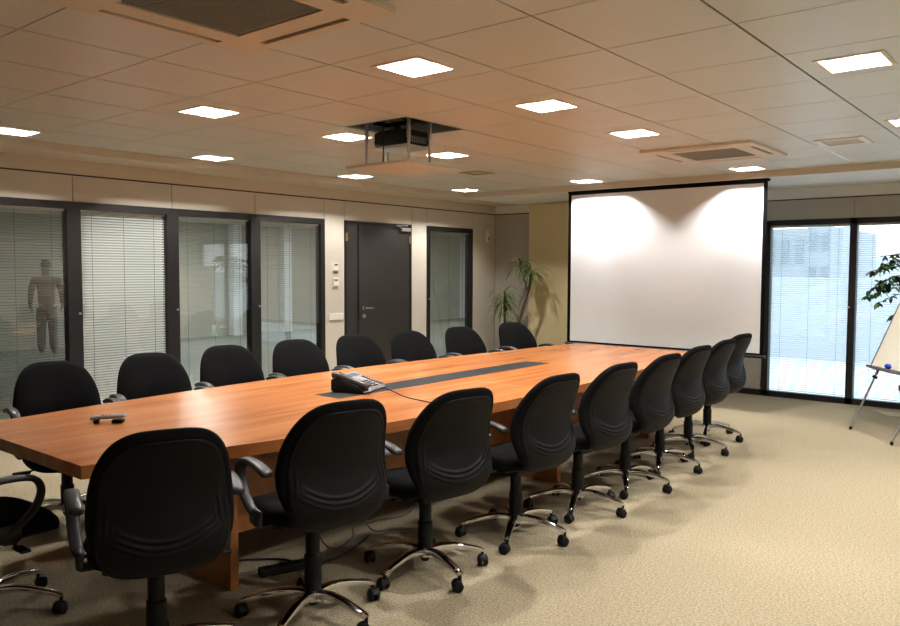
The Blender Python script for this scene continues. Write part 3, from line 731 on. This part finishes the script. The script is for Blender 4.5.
fx, fy = 5.78, -.72
fc = thing('weeping_fig_tree', 'leafy potted fig tree behind the flipchart by the window', 'plant', (fx, fy, 0))
pot(fc, .2, .36)
bm = bmesh.new(); lb = bmesh.new()
TT = smooth_pts([(0,0,.3),(.03,.02,.7),(0,.0,1.1),(-.02,.0,1.5),(.0,.02,1.75)], 5); sweep(bm, TT, [.022-.014*i/len(TT) for i in range(len(TT))], 8)
def fleaf(p, d, L):
    d = V(d).normalized(); s = d.cross(V((random.uniform(-.5,.5),random.uniform(-.5,.5),1))); s.normalize(); nrm = s.cross(d)
    w = L*.30; pts = [(0,0),(.25,.8),(.55,1),(.8,.6),(1,0)]
    lft = [lb.verts.new(p+d*L*u+s*w*q+nrm*(.12*w*q)-V((0,0,.25*L*u*u))) for u, q in pts[1:-1]]
    rgt = [lb.verts.new(p+d*L*u-s*w*q+nrm*(.12*w*q)-V((0,0,.25*L*u*u))) for u, q in pts[1:-1]]
    a = lb.verts.new(p); z = lb.verts.new(p+d*L-V((0,0,.25*L))); md = [lb.verts.new(p+d*L*u-V((0,0,.25*L*u*u))) for u, q in pts[1:-1]]
    for S in (lft, rgt):
        lb.faces.new([a, S[0], md[0]]); lb.faces.new([md[0], S[0], S[1], md[1]]); lb.faces.new([md[1], S[1], S[2], md[2]]); lb.faces.new([md[2], S[2], z])
for k in range(22):
    h = random.uniform(1.05, 1.72); a = random.uniform(0, 2*PI); L = random.uniform(.22, .42)
    if k < 9: a = PI+random.uniform(-.55, .45); h = random.uniform(1.18, 1.62); L = random.uniform(.38, .52)
    b = V((0, 0, h)); e = b+V((math.cos(a)*L, math.sin(a)*L*.7, random.uniform(-.12, .1))); mid = (b+e)/2+V((0,0,.06))
    P = smooth_pts([b, mid, e], 5); sweep(bm, P, [.006-.004*i/len(P) for i in range(len(P))], 5)
    for q in P[2:]:
        for r_ in range(3):
            dd = V((random.uniform(-1,1), random.uniform(-1,1), random.uniform(-.7,.35))); fleaf(q, dd, random.uniform(.055, .085))
obj('trunk', bm, 'bark', fc, True); obj('foliage', lb, 'leaf', fc)

# ------------------------------------------------------------------ cables on the floor under the table
for k, (pts, m, lb) in enumerate([
    ([(3.95,-7.05,.25),(4.0,-6.95,.05),(3.92,-6.7,.008),(3.75,-6.5,.008),(3.85,-6.2,.008),(3.7,-5.9,.008)], 'cable', 'grey cable looping on the carpet under the table by the telephone chair'),
    ([(3.95,-6.75,.30),(4.02,-6.66,.08),(3.98,-6.45,.008),(4.08,-6.3,.008),(3.9,-6.0,.008)], 'cable', 'grey cable hanging under the table near the third chair'),
    ([(3.7,-7.3,.008),(3.85,-7.15,.008),(4.02,-7.1,.008),(4.06,-6.9,.008),(3.95,-6.6,.008)], 'cableb', 'black cable on the carpet behind the near table leg')]):
    bm = bmesh.new(); sweep(bm, smooth_pts(pts, 6), .005, 6); o = obj('floor_cable', bm, m, None, True); tag(o, lb, 'cable', 'cables under the table')
t = thing('power_strip', 'black power strip lying on the carpet under the near table end', 'power strip', (4.0, -7.2, 0), R(70)); bm = bmesh.new(); rbox(bm, -.16, .16, -.028, .028, 0, .04, .006); obj('housing', bm, 'cableb', t)
for k in range(4):
    bm = bmesh.new(); cyl(bm, (-.12+.075*k,0,.036), (-.12+.075*k,0,.043), .019); obj('socket', bm, 'black', t)

# ------------------------------------------------------------------ office seen through the partition
OX = -8.0
struct('floor_office', B((OX-.1, -.12, -12, 10.5, -.06, 0)), 'ofloor', 'floor of the office behind the glazed partition')
struct('ceiling_office', B((OX-.1, -.1, -12, 10.5, 2.5, 2.56)), 'oceil', 'ceiling of the office behind the glazed partition')
struct('wall_office', B((OX-.1, OX, -12, 10.5, 0, 2.5), (OX, -.1, 10.4, 10.5, 0, 2.5), (OX, -.1, -12, -11.9, 0, 2.5), (-.2, -.1, .12, 10.4, 0, 2.5)), 'owall', 'pale far wall of the office behind the partition')
for y in (.9, 2.32, 9.25):  # white strips stand in for bright reflections in the glazing
    o = struct('reflection_strip', B((OX, OX+.2, y-.11, y+.11, 0, 2.5)), 'orefl', 'white strip in the office standing in for a reflection in the partition glass')
# a person figure set deep in the office to stand in for a reflection
def person():
    t = thing('person', 'faint person in brownish clothes, standing in for a reflection in the leftmost glazed bay', 'person', (PXX, PYY, 0), R(67)); t.scale = (.93, .93, .93)
    def skin(name, verts, edges, rad, m, parent):
        me = bpy.data.meshes.new(name); me.from_pydata(verts, edges, []); o = bpy.data.objects.new(name, me); C.objects.link(o); o.parent = parent; o.scale = (1.08, .74, 1)
        md = o.modifiers.new('s', 'SKIN'); sub = o.modifiers.new('d', 'SUBSURF'); sub.levels = sub.render_levels = 2
        for v, r in zip(me.skin_vertices[0].data, rad): v.radius = r if hasattr(r, '__len__') else (r, r)
        me.skin_vertices[0].data[0].use_root = True; me.materials.append(M[m]); md.use_smooth_shade = True; return o
    V_ = [(0,0,.95),(0,0,1.10),(0,.0,1.28),(0,-.01,1.40),(0,.0,1.48),(0,.02,1.56),(0,.025,1.66),(0,.02,1.72),
          (.17,-.01,1.39),(.24,-.02,1.16),(.25,.04,.94),(.25,.07,.86),(-.17,-.01,1.39),(-.24,-.02,1.16),(-.25,.04,.94),(-.25,.07,.86),
          (.085,0,.70),(.09,.02,.48),(.095,-.02,.09),(.105,.11,.035),(-.085,0,.70),(-.09,.02,.48),(-.095,-.02,.09),(-.105,.11,.035)]
    E_ = [(0,1),(1,2),(2,3),(3,4),(4,5),(5,6),(6,7),(3,8),(8,9),(9,10),(10,11),(3,12),(12,13),(13,14),(14,15),(0,16),(16,17),(17,18),(18,19),(0,20),(20,21),(21,22),(22,23)]
    r_ = [.11,.105,.125,.09,.052,.075,.085,.055,.06,.046,.034,.03,.06,.046,.034,.03,.082,.06,.042,.038,.082,.06,.042,.038]
    b = skin('body', V_, E_, r_, 'skin', t)
    skin('shirt', [(0,0,.86),(0,0,1.10),(0,0,1.28),(0,-.01,1.41),(.175,-.01,1.40),(.235,-.02,1.2),(-.175,-.01,1.40),(-.235,-.02,1.2),(.25,.035,.93),(-.25,.035,.93)], [(0,1),(1,2),(2,3),(3,4),(4,5),(3,6),(6,7),(5,8),(7,9)], [.16,.142,.158,.115,.075,.056,.075,.056,.040,.040], 'shirt', t)
    skin('trousers', [(0,0,1.0),(.085,0,.70),(.09,.02,.48),(.095,-.02,.07),(-.085,0,.70),(-.09,.02,.48),(-.095,-.02,.07)], [(0,1),(1,2),(2,3),(0,4),(4,5),(5,6)], [.145,.096,.078,.066,.096,.078,.066], 'jeans', t)
    bm = bmesh.new(); bmesh.ops.create_icosphere(bm, subdivisions=3, radius=1); bmesh.ops.scale(bm, vec=(.084,.098,.078), verts=bm.verts); bmesh.ops.translate(bm, vec=(0,-.004,1.705), verts=bm.verts); obj('hair', bm, 'hair', t, True)
    bm = bmesh.new()
    for sx in (-1, 1):
        for k in range(4): sweep(bm, [(sx*.25+(k-1.5)*.0, .05+.017*k, .87), (sx*.252, .055+.017*k, .82), (sx*.245, .05+.016*k, .785-.006*abs(k-1.5))], [.009,.0085,.006], 7)
        sweep(bm, [(sx*.245,.10,.88),(sx*.235,.125,.84),(sx*.228,.125,.81)], [.011,.009,.007], 7)
    obj('fingers', bm, 'skin', t, True)
    bm = bmesh.new()
    sweep(bm, [(0,.09,1.675),(0,.112,1.652),(0,.118,1.635),(0,.098,1.628)], [.006,.010,.013,.009], 8)
    for sx in (-1, 1): sweep(bm, [(sx*.078,.01,1.68),(sx*.088,.0,1.66),(sx*.080,.012,1.63)], [.008,.014,.007], 8)
    sweep(bm, [(-.024,.092,1.598),(0,.101,1.596),(.024,.092,1.598)], [.004,.007,.004], 8)
    obj('face_features', bm, 'skin', t, True)
    bm = bmesh.new()
    for sx in (-1, 1): sweep(bm, [(sx*.022,.093,1.672),(sx*.032,.096,1.673),(sx*.044,.088,1.672)], [.004,.007,.004], 8)
    obj('eyes', bm, 'hair', t, True)
PXX, PYY = -7.0, -3.62
person()
for x, y, e in ((-6.3, -5.5, 12), (-2.2, -3.6, 30), (-6.2, -1.2, 55), (-2.2, -.6, 34), (-5.5, 2.5, 50), (-2.2, 3., 24), (-5.0, 7.0, 50)):  # bare area lights added to set the brightness behind each pane
    ld = bpy.data.lights.new('office_fill', 'AREA'); ld.size = .6; ld.energy = e; ld.color = (.97, 1, .98); lo = bpy.data.objects.new('office_fill', ld); C.objects.link(lo); lo.location = (x, y, 2.48)

# ------------------------------------------------------------------ outside
struct('terrace_ground', B((-12, 30, .13, 90, -.15, -.06)), 'terrace', 'pale paving outside the windows')
struct('terrace_parapet', B((-2, 16, 5.0, 5.2, -.06, 1.38)), 'rail', 'pale parapet outside the windows')
def building(x0, x1, y0, y1, h, m, label, wins=None):
    t = thing('building', label, 'building', ((x0+x1)/2, y0, -.1)); w = (x1-x0)/2
    obj('block', B((-w, w, 0, y1-y0, 0, h)), m, t)
    if wins:
        nx, nz = wins
        for i in range(nx):
            for j in range(nz):
                a = -w+2*w*(i+.25)/nx; b = -w+2*w*(i+.75)/nx; z0 = h*(j+.3)/nz; z1 = h*(j+.8)/nz
                obj('window', B((a, b, -.05, 0.02, z0, z1)), 'bwin', t)
building(-.45, .76, 14, 20, 2.79, 'bld', 'grey low block seen through the window beside the screen', (3, 2))
building(.76, 1.37, 14, 20, 2.85, 'bld', 'taller grey tower seen through the window beside the screen', (2, 3))
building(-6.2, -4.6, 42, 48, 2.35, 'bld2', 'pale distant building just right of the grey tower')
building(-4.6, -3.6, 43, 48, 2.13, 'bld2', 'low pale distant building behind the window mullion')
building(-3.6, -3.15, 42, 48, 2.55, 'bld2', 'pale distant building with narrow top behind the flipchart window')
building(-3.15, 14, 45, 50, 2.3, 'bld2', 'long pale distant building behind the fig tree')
struct('terrace_post', B((3.72, 3.84, 5.0, 5.12, 1.38, 4)), 'rail', 'pale post outside the windows')

# ------------------------------------------------------------------ world, camera
wd = bpy.data.worlds.new('World'); bpy.context.scene.world = wd; wd.use_nodes = True; nt = wd.node_tree; bg = nt.nodes['Background']
tc = nt.nodes.new('ShaderNodeTexCoord'); sp = nt.nodes.new('ShaderNodeSeparateXYZ'); rp = nt.nodes.new('ShaderNodeValToRGB')
rp.color_ramp.elements[0].position = .0; rp.color_ramp.elements[0].color = (.88, .95, 1, 1); rp.color_ramp.elements[1].position = .7; rp.color_ramp.elements[1].color = (.76, .88, 1, 1)
nt.links.new(tc.outputs['Generated'], sp.inputs[0]); nt.links.new(sp.outputs['Z'], rp.inputs[0]); nt.links.new(rp.outputs[0], bg.inputs[0]); bg.inputs[1].default_value = 3.2

cam = bpy.data.cameras.new('camera'); co = bpy.data.objects.new('camera', cam); C.objects.link(co)
y_, p_, r_ = R(-39.3897), R(-3.2139), R(.2073)
F = V((math.sin(y_)*math.cos(p_), math.cos(y_)*math.cos(p_), math.sin(p_))); Rr = V((math.cos(y_), -math.sin(y_), 0)); U = Rr.cross(F)
R2 = Rr*math.cos(r_)+U*math.sin(r_); U2 = -Rr*math.sin(r_)+U*math.cos(r_)
mx = Matrix((R2, U2, -F)).transposed().to_4x4(); mx.translation = V((CAMX, CAMY, CAMH)); co.matrix_world = mx
cam.sensor_width = 36; cam.sensor_fit = 'HORIZONTAL'; cam.lens = 36*781.0621/900; cam.clip_start = .05; cam.clip_end = 300
sc = bpy.context.scene; sc.camera = co
sc.view_settings.view_transform = 'Standard'; sc.view_settings.exposure = .16; sc.view_settings.gamma = .90
sc.cycles.max_bounces = 10; sc.cycles.diffuse_bounces = 5; sc.cycles.glossy_bounces = 5; sc.cycles.transparent_max_bounces = 24; sc.cycles.use_denoising = True
sc.cycles.caustics_reflective = False; sc.cycles.caustics_refractive = False; sc.cycles.sample_clamp_indirect = 6
